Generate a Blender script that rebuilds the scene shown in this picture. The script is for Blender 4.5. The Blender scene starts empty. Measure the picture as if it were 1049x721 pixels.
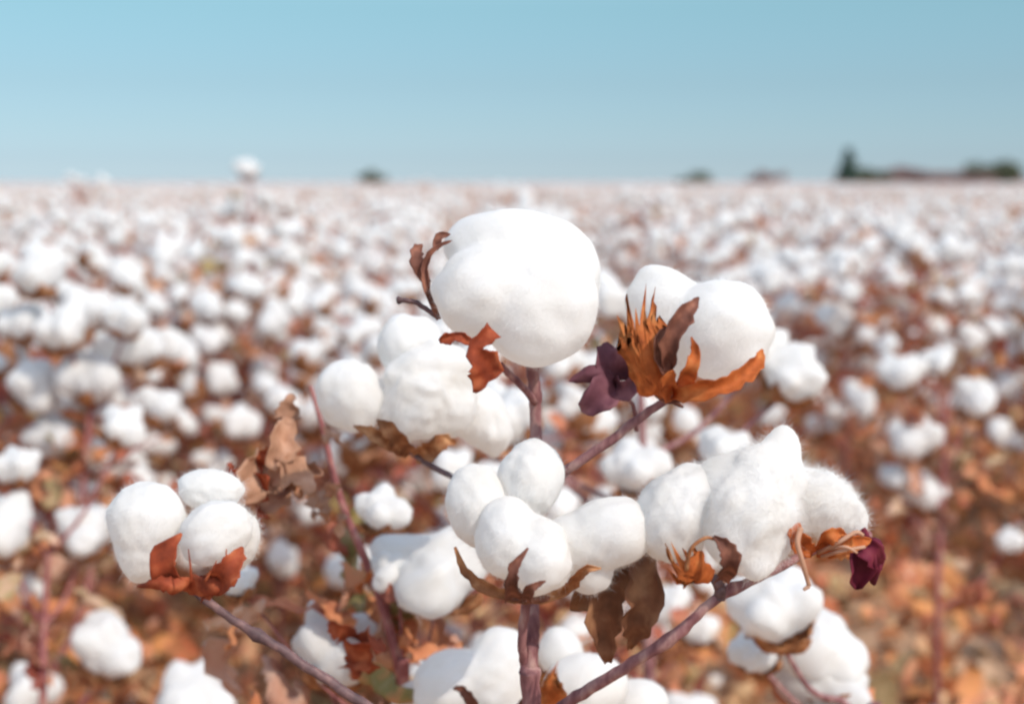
import bpy, bmesh, math, random
import numpy as np
from mathutils import Vector, Matrix, Euler

random.seed(7)
rng = np.random.default_rng(7)
S = bpy.context.scene
COL = S.collection

# ------------------------------------------------------------------ camera
CAM_H = 1.0
PITCH = math.radians(6.8)
FPX = 50.0 / 36.0 * 1049.0            # focal length in photograph pixels
D0 = 0.72                             # distance of the sharp plant
cd = bpy.data.cameras.new('camera')
cd.lens = 50; cd.sensor_width = 36; cd.sensor_fit = 'HORIZONTAL'
cd.clip_start = 0.02; cd.clip_end = 5000
cd.dof.use_dof = True
cd.dof.focus_distance = D0 - 0.01
cd.dof.aperture_fstop = 5.8
cam = bpy.data.objects.new('camera', cd); COL.objects.link(cam)
cam.location = (0, 0, CAM_H)
cam.rotation_euler = (math.radians(90) - PITCH, 0, 0)
S.camera = cam

# ------------------------------------------------------------------ sky, sun, exposure
sun_vec = Vector((0.50, -0.50, 0.70)).normalized()       # towards the sun
W = bpy.data.worlds.new('World'); S.world = W; W.use_nodes = True
nt = W.node_tree; nt.nodes.clear()
wo = nt.nodes.new('ShaderNodeOutputWorld'); bg = nt.nodes.new('ShaderNodeBackground')
sky = nt.nodes.new('ShaderNodeTexSky'); sky.sky_type = 'NISHITA'; sky.sun_disc = False
sky.sun_elevation = math.asin(sun_vec.z); sky.sun_rotation = math.atan2(sun_vec.x, sun_vec.y)
sky.air_density = 1.0; sky.dust_density = 0.4; sky.ozone_density = 3.0
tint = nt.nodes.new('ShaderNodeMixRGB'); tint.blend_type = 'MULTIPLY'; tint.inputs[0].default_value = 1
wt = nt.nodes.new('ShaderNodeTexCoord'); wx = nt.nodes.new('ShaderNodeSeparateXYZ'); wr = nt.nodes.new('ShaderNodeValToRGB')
SKY_GRADE = [(0.0, (0.65, 0.85, 1.22)), (0.016, (0.54, 0.705, 1.01)), (0.04, (0.54, 0.68, 0.87)), (0.067, (0.565, 0.682, 0.775)), (0.12, (0.665, 0.825, 0.775)), (0.30, (2.6, 2.25, 1.75)), (0.60, (3.7, 3.0, 2.25))]  # highest stops brightened and warmed, out of view, as added fill light
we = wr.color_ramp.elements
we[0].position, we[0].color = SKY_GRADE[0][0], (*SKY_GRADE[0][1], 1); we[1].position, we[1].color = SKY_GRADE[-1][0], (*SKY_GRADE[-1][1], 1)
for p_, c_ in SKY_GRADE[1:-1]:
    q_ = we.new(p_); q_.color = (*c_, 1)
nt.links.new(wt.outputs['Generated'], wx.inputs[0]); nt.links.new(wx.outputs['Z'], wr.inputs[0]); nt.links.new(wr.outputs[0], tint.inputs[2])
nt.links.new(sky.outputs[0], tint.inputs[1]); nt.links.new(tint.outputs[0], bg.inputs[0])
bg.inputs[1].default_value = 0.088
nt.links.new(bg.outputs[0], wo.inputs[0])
sl = bpy.data.lights.new('sun', 'SUN'); sl.energy = 2.05; sl.angle = math.radians(0.5); sl.color = (1.0, 0.93, 0.83)
so = bpy.data.objects.new('sun', sl); COL.objects.link(so); so.location = (3, 1, 6)
so.rotation_euler = sun_vec.to_track_quat('Z', 'Y').to_euler()
S.view_settings.view_transform = 'Standard'; S.view_settings.look = 'None'
S.view_settings.exposure = 0.6; S.view_settings.gamma = 1.0; S.view_settings.use_curve_mapping = False
S.cycles.use_denoising = True
S.cycles.max_bounces = 8; S.cycles.diffuse_bounces = 5; S.cycles.transmission_bounces = 5
S.cycles.filter_width = 2.5

# ------------------------------------------------------------------ materials
def new_mat(name):
    m = bpy.data.materials.new(name); m.use_nodes = True; m.node_tree.nodes.clear()
    return m, m.node_tree.nodes, m.node_tree.links

def ramp_node(N, stops, interp='LINEAR'):
    r = N.new('ShaderNodeValToRGB'); r.color_ramp.interpolation = interp
    e = r.color_ramp.elements
    e[0].position, e[0].color = stops[0][0], (*stops[0][1], 1); e[1].position, e[1].color = stops[-1][0], (*stops[-1][1], 1)
    for p, c in stops[1:-1]:
        q = e.new(p); q.color = (*c, 1)
    return r

def mat_lint(name='cotton_lint', detail=True, trans=0.42):
    m, N, L = new_mat(name)
    out = N.new('ShaderNodeOutputMaterial')
    tc = N.new('ShaderNodeTexCoord')
    n1 = N.new('ShaderNodeTexNoise'); n1.inputs['Scale'].default_value = 45; n1.inputs['Detail'].default_value = 3
    L.new(tc.outputs['Object'], n1.inputs['Vector'])
    cr = ramp_node(N, [(0.3, (0.885, 0.86, 0.82)), (0.7, (0.935, 0.925, 0.91))])
    L.new(n1.outputs['Fac'], cr.inputs[0])
    d = N.new('ShaderNodeBsdfDiffuse'); t = N.new('ShaderNodeBsdfTranslucent')
    L.new(cr.outputs[0], d.inputs[0]); L.new(cr.outputs[0], t.inputs[0])
    if detail:
        n2 = N.new('ShaderNodeTexNoise'); n2.inputs['Scale'].default_value = 260; n2.inputs['Detail'].default_value = 4
        n2.inputs['Distortion'].default_value = 1.2
        L.new(tc.outputs['Object'], n2.inputs['Vector'])
        b = N.new('ShaderNodeBump'); b.inputs['Strength'].default_value = 0.18; b.inputs['Distance'].default_value = 0.002
        L.new(n2.outputs['Fac'], b.inputs['Height']); L.new(b.outputs[0], d.inputs['Normal'])
    mx = N.new('ShaderNodeMixShader'); mx.inputs[0].default_value = trans
    L.new(d.outputs[0], mx.inputs[1]); L.new(t.outputs[0], mx.inputs[2]); L.new(mx.outputs[0], out.inputs[0])
    return m

def mat_plant(name, stops, scale=60, trans=0.0, rough=0.7, island=False, bump=0.3, stretch=(1, 1, 1), obj_var=0.0):
    """dry plant tissue: noise-mottled colour, optional light coming through, optional colour per leaf"""
    m, N, L = new_mat(name)
    out = N.new('ShaderNodeOutputMaterial')
    tc = N.new('ShaderNodeTexCoord'); mp = N.new('ShaderNodeMapping'); mp.inputs['Scale'].default_value = stretch
    L.new(tc.outputs['Object'], mp.inputs[0])
    n1 = N.new('ShaderNodeTexNoise'); n1.inputs['Scale'].default_value = scale; n1.inputs['Detail'].default_value = 5
    L.new(mp.outputs[0], n1.inputs['Vector'])
    fac = n1.outputs['Fac']
    if island:
        g = N.new('ShaderNodeNewGeometry')
        ma = N.new('ShaderNodeMath'); ma.operation = 'MULTIPLY_ADD'; ma.inputs[1].default_value = 0.35; 
        L.new(n1.outputs['Fac'], ma.inputs[0])
        sc = N.new('ShaderNodeMath'); sc.operation = 'MULTIPLY'; sc.inputs[1].default_value = 0.82
        L.new(g.outputs['Random Per Island'], sc.inputs[0]); L.new(sc.outputs[0], ma.inputs[2])
        fac = ma.outputs[0]
    cr = ramp_node(N, stops); L.new(fac, cr.inputs[0])
    p = N.new('ShaderNodeBsdfPrincipled'); p.inputs['Roughness'].default_value = rough
    p.inputs['Specular IOR Level'].default_value = 0.25
    L.new(cr.outputs[0], p.inputs['Base Color'])
    if bump:
        b = N.new('ShaderNodeBump'); b.inputs['Strength'].default_value = bump; b.inputs['Distance'].default_value = 0.002
        L.new(n1.outputs['Fac'], b.inputs['Height']); L.new(b.outputs[0], p.inputs['Normal'])
    if trans:
        t = N.new('ShaderNodeBsdfTranslucent'); L.new(cr.outputs[0], t.inputs[0])
        mx = N.new('ShaderNodeMixShader'); mx.inputs[0].default_value = trans
        L.new(p.outputs[0], mx.inputs[1]); L.new(t.outputs[0], mx.inputs[2]); L.new(mx.outputs[0], out.inputs[0])
    else:
        L.new(p.outputs[0], out.inputs[0])
    return m

M = {}
M['lint'] = mat_lint()
M['lint_far'] = mat_lint('cotton_lint_distant', detail=False, trans=0.38)
M['stem'] = mat_plant('stem_bark', [(0.3, (0.14, 0.05, 0.055)), (0.5, (0.26, 0.115, 0.115)), (0.68, (0.42, 0.25, 0.22))], 170, rough=0.6, bump=0.6, stretch=(1, 1, 0.35))
M['stem_dark'] = mat_plant('twig_bark', [(0.3, (0.072, 0.042, 0.046)), (0.55, (0.150, 0.085, 0.085)), (0.75, (0.273, 0.156, 0.143))], 140, rough=0.55)
M['stem_red'] = mat_plant('red_stem_bark', [(0.3, (0.22, 0.06, 0.06)), (0.55, (0.35, 0.13, 0.12)), (0.75, (0.48, 0.27, 0.21))], 120, rough=0.55)
M['bur'] = mat_plant('dry_bur', [(0.25, (0.135, 0.047, 0.020)), (0.5, (0.405, 0.162, 0.068)), (0.72, (0.675, 0.365, 0.176))], 110, trans=0.25)
M['bur_dark'] = mat_plant('dark_bur', [(0.25, (0.080, 0.032, 0.024)), (0.5, (0.192, 0.072, 0.048)), (0.75, (0.416, 0.176, 0.112))], 110, trans=0.15)
M['bract'] = mat_plant('orange_bract', [(0.25, (0.275, 0.056, 0.015)), (0.5, (0.625, 0.175, 0.044)), (0.75, (0.800, 0.362, 0.125))], 90, trans=0.4)
M['rust'] = mat_plant('rust_bract', [(0.25, (0.140, 0.028, 0.017)), (0.5, (0.392, 0.077, 0.031)), (0.75, (0.630, 0.196, 0.084))], 90, trans=0.3)
M['purple'] = mat_plant('purple_leaf', [(0.25, (0.093, 0.031, 0.048)), (0.5, (0.204, 0.076, 0.102)), (0.75, (0.374, 0.170, 0.187))], 70, trans=0.2)
M['maroon'] = mat_plant('maroon_leaf', [(0.25, (0.084, 0.011, 0.025)), (0.5, (0.196, 0.022, 0.049)), (0.75, (0.336, 0.070, 0.084))], 70, trans=0.25)
M['brown_leaf'] = mat_plant('brown_leaf', [(0.25, (0.131, 0.051, 0.026)), (0.5, (0.290, 0.123, 0.065)), (0.75, (0.522, 0.275, 0.145))], 60, trans=0.25)
M['tan'] = mat_plant('tan_leaf', [(0.25, (0.360, 0.180, 0.108)), (0.5, (0.600, 0.336, 0.216)), (0.75, (0.768, 0.504, 0.360))], 60, trans=0.35)
LEAF_STOPS = [(0.12, (0.248, 0.059, 0.063)), (0.28, (0.497, 0.159, 0.110)), (0.42, (0.720, 0.304, 0.157)), (0.56, (0.795, 0.370, 0.157)),
              (0.68, (0.646, 0.357, 0.251)), (0.8, (0.800, 0.556, 0.408)), (0.93, (0.373, 0.304, 0.110)), (1.0, (0.800, 0.344, 0.157))]
M['foliage'] = mat_plant('dry_foliage', LEAF_STOPS, 50, trans=0.4, island=True)
LIT = [(0.08, (0.134, 0.048, 0.031)), (0.25, (0.457, 0.179, 0.077)), (0.4, (0.800, 0.372, 0.139)), (0.52, (0.753, 0.303, 0.185)), (0.64, (0.591, 0.358, 0.200)), (0.76, (0.800, 0.550, 0.308)),
       (0.88, (0.296, 0.207, 0.092)), (1.0, (0.800, 0.220, 0.108))]
M['litter'] = mat_plant('leaf_litter', LIT, 40, trans=0.15, island=True)
M['soil'] = mat_plant('soil', [(0.3, (0.230, 0.128, 0.074)), (0.5, (0.405, 0.243, 0.142)), (0.7, (0.567, 0.365, 0.230))], 9, rough=0.95, bump=0.6)
M['conifer'] = mat_plant('conifer_needles', [(0.3, (0.05, 0.09, 0.075)), (0.6, (0.09, 0.14, 0.10))], 1.2, trans=0.15, rough=0.8, bump=0)
M['olive_tree'] = mat_plant('olive_tree_leaves', [(0.3, (0.08, 0.10, 0.06)), (0.6, (0.16, 0.17, 0.10))], 1.0, trans=0.2, rough=0.8, bump=0)
M['rust_tree'] = mat_plant('rust_tree_leaves', [(0.3, (0.24, 0.15, 0.14)), (0.6, (0.38, 0.25, 0.22))], 1.0, trans=0.2, rough=0.8, bump=0)  # leaf colour lightened to stand in for distance haze
M['trunk'] = mat_plant('tree_trunk', [(0.3, (0.06, 0.045, 0.035)), (0.6, (0.14, 0.10, 0.08))], 3, rough=0.9, bump=0)

def mat_far_canopy():
    m, N, L = new_mat('distant_cotton_canopy')
    out = N.new('ShaderNodeOutputMaterial'); tc = N.new('ShaderNodeTexCoord')
    v = N.new('ShaderNodeTexVoronoi'); v.inputs['Scale'].default_value = 9
    L.new(tc.outputs['Object'], v.inputs['Vector'])
    cr = ramp_node(N, [(0.28, (0.84, 0.82, 0.80)), (0.42, (0.78, 0.72, 0.68)), (0.54, (0.42, 0.22, 0.17))])
    L.new(v.outputs['Distance'], cr.inputs[0])
    p = N.new('ShaderNodeBsdfPrincipled'); p.inputs['Roughness'].default_value = 0.9; p.inputs['Specular IOR Level'].default_value = 0.1
    L.new(cr.outputs[0], p.inputs['Base Color']); L.new(p.outputs[0], out.inputs[0])
    return m
M['far_canopy'] = mat_far_canopy()

# ------------------------------------------------------------------ mesh helpers
def ico(sub):
    bm = bmesh.new(); bmesh.ops.create_icosphere(bm, subdivisions=sub, radius=1)
    v = np.array([p.co[:] for p in bm.verts]); f = np.array([[q.index for q in t.verts] for t in bm.faces]); bm.free()
    return v, f
ICO = {s: ico(s) for s in (1, 2, 3, 4, 5)}

class Wave:
    """smooth random scalar field: a sum of sinusoids of random direction"""
    def __init__(self, freq, n=14, seed=0):
        r = np.random.default_rng(seed)
        k = r.normal(size=(n, 3)); k /= np.linalg.norm(k, axis=1)[:, None]
        self.k = k * (freq * r.uniform(0.6, 1.5, n))[:, None]; self.p = r.uniform(0, 6.283, n); self.n = n
    def __call__(self, x):
        return np.sin(x @ self.k.T + self.p).sum(1) / math.sqrt(self.n)

class MB:
    """collects pieces of ONE mesh"""
    def __init__(s): s.V = []; s.F = []; s.MI = []; s.n = 0
    def add(s, v, f, mi=0):
        v = np.asarray(v, float).reshape(-1, 3)
        s.V.append(v)
        if isinstance(f, np.ndarray):
            s.F.append(f + s.n); s.MI.append(np.full(len(f), mi))
        else:
            by = {}
            for q in f: by.setdefault(len(q), []).append(q)
            for q in by.values():
                a = np.array(q); s.F.append(a + s.n); s.MI.append(np.full(len(a), mi))
        s.n += len(v); return s
    def merge(s, o, mat4=None, mi=0):
        return s
    def tube(s, pts, rad, sides=8, mi=0, knob=0.0):
        pts = np.asarray(pts, float); rad = np.broadcast_to(np.asarray(rad, float), (len(pts),))
        t = np.gradient(pts, axis=0); t /= np.linalg.norm(t, axis=1)[:, None] + 1e-12
        ref = np.array([0.31, 0.9, 0.3]) ; ref = ref if abs(t[0] @ ref) < 0.9 else np.array([1., 0, 0])
        a = np.cross(t, ref); a /= np.linalg.norm(a, axis=1)[:, None] + 1e-12; b = np.cross(t, a)
        th = np.arange(sides) * 2 * math.pi / sides
        r = rad[:, None] * (1 + knob * rng.normal(size=(len(pts), 1)))
        ring = pts[:, None, :] + (a[:, None, :] * np.cos(th)[None, :, None] + b[:, None, :] * np.sin(th)[None, :, None]) * r[:, :, None]
        v = ring.reshape(-1, 3); f = []
        for i in range(len(pts) - 1):
            for j in range(sides):
                k = (j + 1) % sides
                f.append((i * sides + j, i * sides + k, (i + 1) * sides + k, (i + 1) * sides + j))
        v = np.vstack([v, pts[:1], pts[-1:]]); n = len(pts) * sides
        for j in range(sides):
            k = (j + 1) % sides
            f.append((n, k, j)); f.append((n + 1, (len(pts) - 1) * sides + j, (len(pts) - 1) * sides + k))
        return s.add(v, f, mi)
    def grid(s, G, mi=0):
        nu, nv = G.shape[:2]
        idx = np.arange(nu * nv).reshape(nu, nv)
        f = np.stack([idx[:-1, :-1], idx[1:, :-1], idx[1:, 1:], idx[:-1, 1:]], -1).reshape(-1, 4)
        return s.add(G.reshape(-1, 3), f, mi)
    def mesh(s, name, mats, offset=(0, 0, 0), smooth=True):
        me = bpy.data.meshes.new(name)
        if s.n:
            V = np.vstack(s.V) - np.asarray(offset)
            loops = np.concatenate([f.reshape(-1) for f in s.F]); tot = np.concatenate([np.full(len(f), f.shape[1]) for f in s.F])
            start = np.concatenate([[0], np.cumsum(tot)[:-1]])
            me.vertices.add(len(V)); me.vertices.foreach_set('co', V.astype(np.float32).ravel())
            me.loops.add(len(loops)); me.loops.foreach_set('vertex_index', loops.astype(np.int32))
            me.polygons.add(len(tot)); me.polygons.foreach_set('loop_start', start.astype(np.int32))
            try: me.polygons.foreach_set('loop_total', tot.astype(np.int32))
            except Exception: pass
            me.polygons.foreach_set('material_index', np.concatenate(s.MI).astype(np.int32))
            me.update(calc_edges=True)
            me.polygons.foreach_set('use_smooth', np.full(len(tot), smooth))
            me.validate()
        for m in (mats if isinstance(mats, (list, tuple)) else [mats]): me.materials.append(m)
        return me

def link(name, me, parent=None, loc=(0, 0, 0), label=None, cat=None, group=None, kind=None, rot=None):
    o = bpy.data.objects.new(name, me); COL.objects.link(o); o.location = loc
    if rot is not None: o.rotation_euler = rot
    if parent is not None: o.parent = parent
    for k, v in (('label', label), ('category', cat), ('group', group), ('kind', kind)):
        if v: o[k] = v
    return o

def catmull(P, n=6):
    P = np.asarray(P, float)
    if len(P) < 3:
        t = np.linspace(0, 1, n + 1)[:, None]; return P[0] * (1 - t) + P[-1] * t
    Q = np.vstack([2 * P[0] - P[1], P, 2 * P[-1] - P[-2]]); out = []
    for i in range(1, len(Q) - 2):
        p0, p1, p2, p3 = Q[i - 1:i + 3]
        for t in np.arange(n) / n:
            out.append(0.5 * (2 * p1 + (p2 - p0) * t + (2 * p0 - 5 * p1 + 4 * p2 - p3) * t * t + (3 * p1 - p0 - 3 * p2 + p3) * t ** 3))
    out.append(P[-1]); return np.array(out)

def petal(mb, pts, width, nrm, cup=0.25, mi=0, nu=8, wprofile=None, teeth=0, crumple=0.0, seed=0, thick=0.0004, jag=0.16):
    """a boat-shaped bur segment, bract or leaf following a centre line; teeth cut its far end into a fringe"""
    C = catmull(pts, 5); n = len(C); t = np.gradient(C, axis=0); t /= np.linalg.norm(t, axis=1)[:, None] + 1e-12
    nrm = np.asarray(nrm, float); side = np.cross(t, nrm); side /= np.linalg.norm(side, axis=1)[:, None] + 1e-12
    up = np.cross(side, t)
    v = np.linspace(0, 1, n)
    if wprofile is None: w = width * np.sin(np.pi * (0.14 + 0.86 * v)) ** 0.8
    else: w = width * np.interp(v, np.linspace(0, 1, len(wprofile)), wprofile)
    if teeth:
        nu = teeth * 4
    u = np.linspace(-1, 1, nu + 1)
    rj = np.random.default_rng(seed + 900); ja = 1 + jag * np.cumsum(rj.normal(0, .6, n)) * .35 + jag * rj.normal(size=n); jb = 1 + jag * np.cumsum(rj.normal(0, .6, n)) * .35 + jag * rj.normal(size=n)
    wm = np.where(u[:, None] < 0, ja[None], jb[None]).clip(.3, 1.5)
    G = C[None] + side[None] * (u[:, None, None] * (w[None] * wm)[:, :, None] * 0.5) + up[None] * ((u ** 2)[:, None, None] * cup * w[None, :, None])
    if teeth:
        L = np.array([(1.0, 0.76, 0.66, 0.76)[(i + 2) % 4] for i in range(nu + 1)])
        rr = np.random.default_rng(seed + 5); L = L * (1 - 0.22 * np.abs(u)) * (1 + 0.10 * np.repeat(rr.normal(size=teeth + 1), 4)[:nu + 1])
        for i in range(nu + 1):
            s_ = np.clip(v * L[i], 0, 1) * (n - 1)
            for k in range(3): G[i, :, k] = np.interp(s_, np.arange(n), G[i, :, k].copy())
    if crumple:
        wv = Wave(1.0, 10, seed); wv2 = Wave(2.7, 10, seed + 1)
        fl = G.reshape(-1, 3); sc = 4.5 / max(width, 1e-4)
        d = wv(fl * sc) + 0.5 * wv2(fl * sc)
        G = G + (up[None] * (d.reshape(G.shape[:2])[..., None] * crumple * width))
    nu1, nv1 = G.shape[:2]
    # real thickness: second skin and a closed rim
    gu = np.gradient(G, axis=0); gv = np.gradient(G, axis=1); nn = np.cross(gu, gv); nn /= np.linalg.norm(nn, axis=2)[..., None] + 1e-9
    B = G - nn * thick
    idx = np.arange(nu1 * nv1).reshape(nu1, nv1); o = nu1 * nv1
    f = [np.stack([idx[:-1, :-1], idx[1:, :-1], idx[1:, 1:], idx[:-1, 1:]], -1).reshape(-1, 4)]
    f.append(f[0][:, ::-1] + o)
    rim = np.concatenate([idx[:, 0], idx[-1, 1:], idx[-2::-1, -1], idx[0, -2:0:-1]]); r2 = np.roll(rim, -1)
    f.append(np.stack([rim, rim + o, r2 + o, r2], -1))
    mb.add(np.vstack([G.reshape(-1, 3), B.reshape(-1, 3)]), np.vstack(f), mi)

def lobe(mb, c, axes, radii, sub=4, amp=(0.10, 0.05, 0.018), freq=(1.6, 4.0, 11.0), seed=0, fuzz=0, fuzz_len=0.004, mi=0, ragged=0.0, flen=None):
    """one fluffy lump of lint; fuzz adds loose fibres standing out of it"""
    d, f = ICO[sub]; r = np.random.default_rng(seed)
    A = np.asarray(axes, float); radii = np.asarray(radii, float)
    s = np.ones(len(d))
    for k, (a, q) in enumerate(zip(amp, freq)): s = s + a * Wave(q, 14, seed * 7 + k)(d)
    if ragged: s = s + ragged * np.maximum(0, Wave(7.0, 14, seed + 77)(d) - 0.4)
    P = (d * radii * s[:, None]) @ A + np.asarray(c)
    mb.add(P, f, mi)
    if fuzz:
        i = r.integers(0, len(d), fuzz); nrm = (d[i] / radii); nrm /= np.linalg.norm(nrm, axis=1)[:, None]; nrm = nrm @ A
        hairs(mb, P[i] - nrm * 0.0006, nrm, fuzz_len, r, mi)

def blend(mb, c, lobes, k=0.006, sub=5, amp=(0.035, 0.022, 0.012), freq=(2.5, 6.0, 14.0), seed=0, fuzz=0, fuzz_len=0.004, mi=0, ragged=0.0):
    """one mass of lint: several soft lumps (centre, axes, radii) grown together, with shallow creases between them"""
    d, f = ICO[sub]; r = np.random.default_rng(seed); c = np.asarray(c, float)
    far_ = max(np.linalg.norm(np.asarray(e) - c) + max(q) for e, A, q in lobes) * 1.08
    T = np.linspace(far_, far_ * 0.04, 56)
    def sdf(P):
        acc = 0
        for e, A, q in lobes:
            q = np.asarray(q, float); l = ((P - e) @ np.asarray(A, float).T) / q
            n1 = np.linalg.norm(l, axis=-1); n2 = np.linalg.norm(l / q, axis=-1)
            acc = acc + np.exp(-np.clip(n1 * (n1 - 1) / (n2 + 1e-9) / k, -40, 40))
        return -k * np.log(acc)
    v = np.stack([sdf(c + d * t) for t in T], 1); ins = v < 0
    i = np.where(ins.any(1), ins.argmax(1), len(T) - 1); j = np.maximum(i - 1, 0); n = np.arange(len(d))
    va, vb = v[n, j], v[n, i]; fr = np.where(np.abs(va - vb) > 1e-9, va / (va - vb + 1e-12), 0); t = T[j] + (T[i] - T[j]) * np.clip(fr, 0, 1)
    s = np.ones(len(d))
    for m_, (a, q) in enumerate(zip(amp, freq)): s = s + a * Wave(q, 14, seed * 7 + m_)(d)
    if ragged: s = s + ragged * np.maximum(0, Wave(7.0, 14, seed + 77)(d) - 0.4)
    P = c + d * (t * s)[:, None]
    mb.add(P, f, mi)
    fuzz = int(fuzz * 1.8)
    if fuzz:
        fn = np.cross(P[f[:, 1]] - P[f[:, 0]], P[f[:, 2]] - P[f[:, 0]]); N_ = np.zeros_like(P)
        for m_ in range(3): np.add.at(N_, f[:, m_], fn)
        N_ /= np.linalg.norm(N_, axis=1)[:, None] + 1e-12
        q = r.integers(0, len(d), fuzz); nrm = N_[q]
        hairs(mb, P[q] - nrm * 0.0006, nrm, fuzz_len, r, mi)
def hairs(mb, base, nrm, ln, r, mi):
    k = len(base); tang = np.cross(nrm, r.normal(size=(k, 3))); tang /= np.linalg.norm(tang, axis=1)[:, None] + 1e-9
    ln = ln * np.where(r.random(k) < .12, r.uniform(1.3, 2.1, k), r.uniform(0.4, 1.2, k))[:, None]
    p1 = base + nrm * ln * 0.30 + tang * ln * 0.45; p2 = base + nrm * ln * 0.50 + tang * ln
    wd = np.cross(tang, nrm) * 0.00005
    V = np.stack([base - wd, base + wd, p1 + wd * 0.8, p1 - wd * 0.8, p2], 1).reshape(-1, 3); o = (np.arange(k) * 5)[:, None]
    mb.add(V, o + np.array([[0, 1, 2, 3]]), mi); mb.F.append((o + np.array([[3, 2, 4]])) + mb.n - len(V)); mb.MI.append(np.full(k, mi))

# ------------------------------------------------------------------ picture <-> place
_R = np.array(cam.rotation_euler.to_matrix())
RIGHT, UP, BACK = _R[:, 0], _R[:, 1], _R[:, 2]
def at(px, py, d):
    """the point of the place seen at photograph pixel (px,py) at depth d"""
    return np.array([0, 0, CAM_H]) + RIGHT * ((px - 524.5) / FPX * d) - UP * ((py - 360.5) / FPX * d) - BACK * d
def plane_axes(rot):
    a = math.radians(rot); x = RIGHT * math.cos(a) + UP * math.sin(a); z = -RIGHT * math.sin(a) + UP * math.cos(a)
    return np.array([x, z, BACK])

# ------------------------------------------------------------------ ground
def furrow(x): return 0.03 * np.cos(2 * math.pi * x / 0.82)
def build_ground():
    xs = np.unique(np.concatenate([np.arange(-8, 8.01, 0.08), np.linspace(-60, 60, 61), np.linspace(-1500, 1500, 21)]))
    ys = np.unique(np.concatenate([np.arange(-3, 12, 0.1), np.linspace(12, 60, 40), np.linspace(60, 2500, 20), np.linspace(-500, -3, 8)]))
    X, Y = np.meshgrid(xs, ys, indexing='ij')
    near = np.clip(1 - (np.abs(X) - 6) / 2, 0, 1) * np.clip(1 - (Y - 9) / 3, 0, 1)
    P = np.stack([X, Y, np.zeros_like(X)], -1)
    wv = Wave(9, 20, 3); wv2 = Wave(25, 20, 4); z = furrow(X) * near + near * (0.012 * wv(P.reshape(-1, 3)) + 0.006 * wv2(P.reshape(-1, 3))).reshape(X.shape)
    P[..., 2] = z
    mb = MB(); mb.grid(P)
    link('ground', mb.mesh('ground', M['soil']), kind='structure')
build_ground()
def leaf_batch(mb, cen, size, rot_rng, tilt, mi=0):
    """many small curled dry leaves, each an island of 8 faces"""
    n = len(cen); r = rot_rng
    u = np.array([-1, 0, 1.0]); v = np.array([0, 0.33, 0.7, 1.0]); w = np.array([0.25, 0.95, 0.75, 0.06])
    yaw = r.uniform(0, 6.283, n); tl = tilt(n); roll = r.normal(0, 0.6, n); curl = r.uniform(-1.4, 1.6, n); cup = r.uniform(-0.2, 0.6, n)
    s = size(n)
    wob = r.normal(0, 0.10, (n, 3, 4))
    X = u[None, :, None] * w[None, None, :] * 0.42 * np.ones((n, 1, 1)) + wob * 0.5
    ang = curl[:, None] * v[None]; Yc = np.where(np.abs(curl[:, None]) > .05, np.sin(ang) / np.where(np.abs(curl[:, None]) > .05, curl[:, None], 1), v[None]); Zc = np.where(np.abs(curl[:, None]) > .05, (1 - np.cos(ang)) / np.where(np.abs(curl[:, None]) > .05, curl[:, None], 1), 0)
    Y = Yc[:, None, :] + wob * 0.3; Z = Zc[:, None, :] + cup[:, None, None] * (u ** 2)[None, :, None] * w[None, None, :] * 0.5 + wob * 0.6
    cr, sr = np.cos(roll)[:, None, None], np.sin(roll)[:, None, None]; X, Z = X * cr - Z * sr, X * sr + Z * cr
    ct, st = np.cos(tl)[:, None, None], np.sin(tl)[:, None, None]; Y, Z = Y * ct - Z * st, Y * st + Z * ct
    cy, sy = np.cos(yaw)[:, None, None], np.sin(yaw)[:, None, None]; X, Y = X * cy - Y * sy, X * sy + Y * cy
    V = np.stack([X, Y, Z], -1) * s[:, None, None, None] + cen[:, None, None, :]
    idx = np.arange(12).reshape(3, 4); f = np.stack([idx[:-1, :-1], idx[1:, :-1], idx[1:, 1:], idx[:-1, 1:]], -1).reshape(-1, 4)
    F = (f[None] + (np.arange(n) * 12)[:, None, None]).reshape(-1, 4)
    mb.add(V.reshape(-1, 3), F, mi)

def build_litter():
    r = np.random.default_rng(11); n = 26000
    y = 0.8 + 7.5 * r.random(n) ** 0.8; x = r.uniform(-1, 1, n) * (0.9 + y * 0.42)
    c = np.stack([x, y, furrow(x) + 0.008 + 0.015 * r.random(n)], -1)
    mb = MB(); leaf_batch(mb, c, lambda k: 0.018 + 0.075 * r.random(k) ** 2.0, r, lambda k: r.normal(0.1, 0.65, k))
    o = link('fallen_leaves', mb.mesh('fallen_leaves', M['litter']), kind='stuff', label='dry orange and tan fallen leaves covering the soil between the rows', cat='leaf litter')
build_litter()

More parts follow.
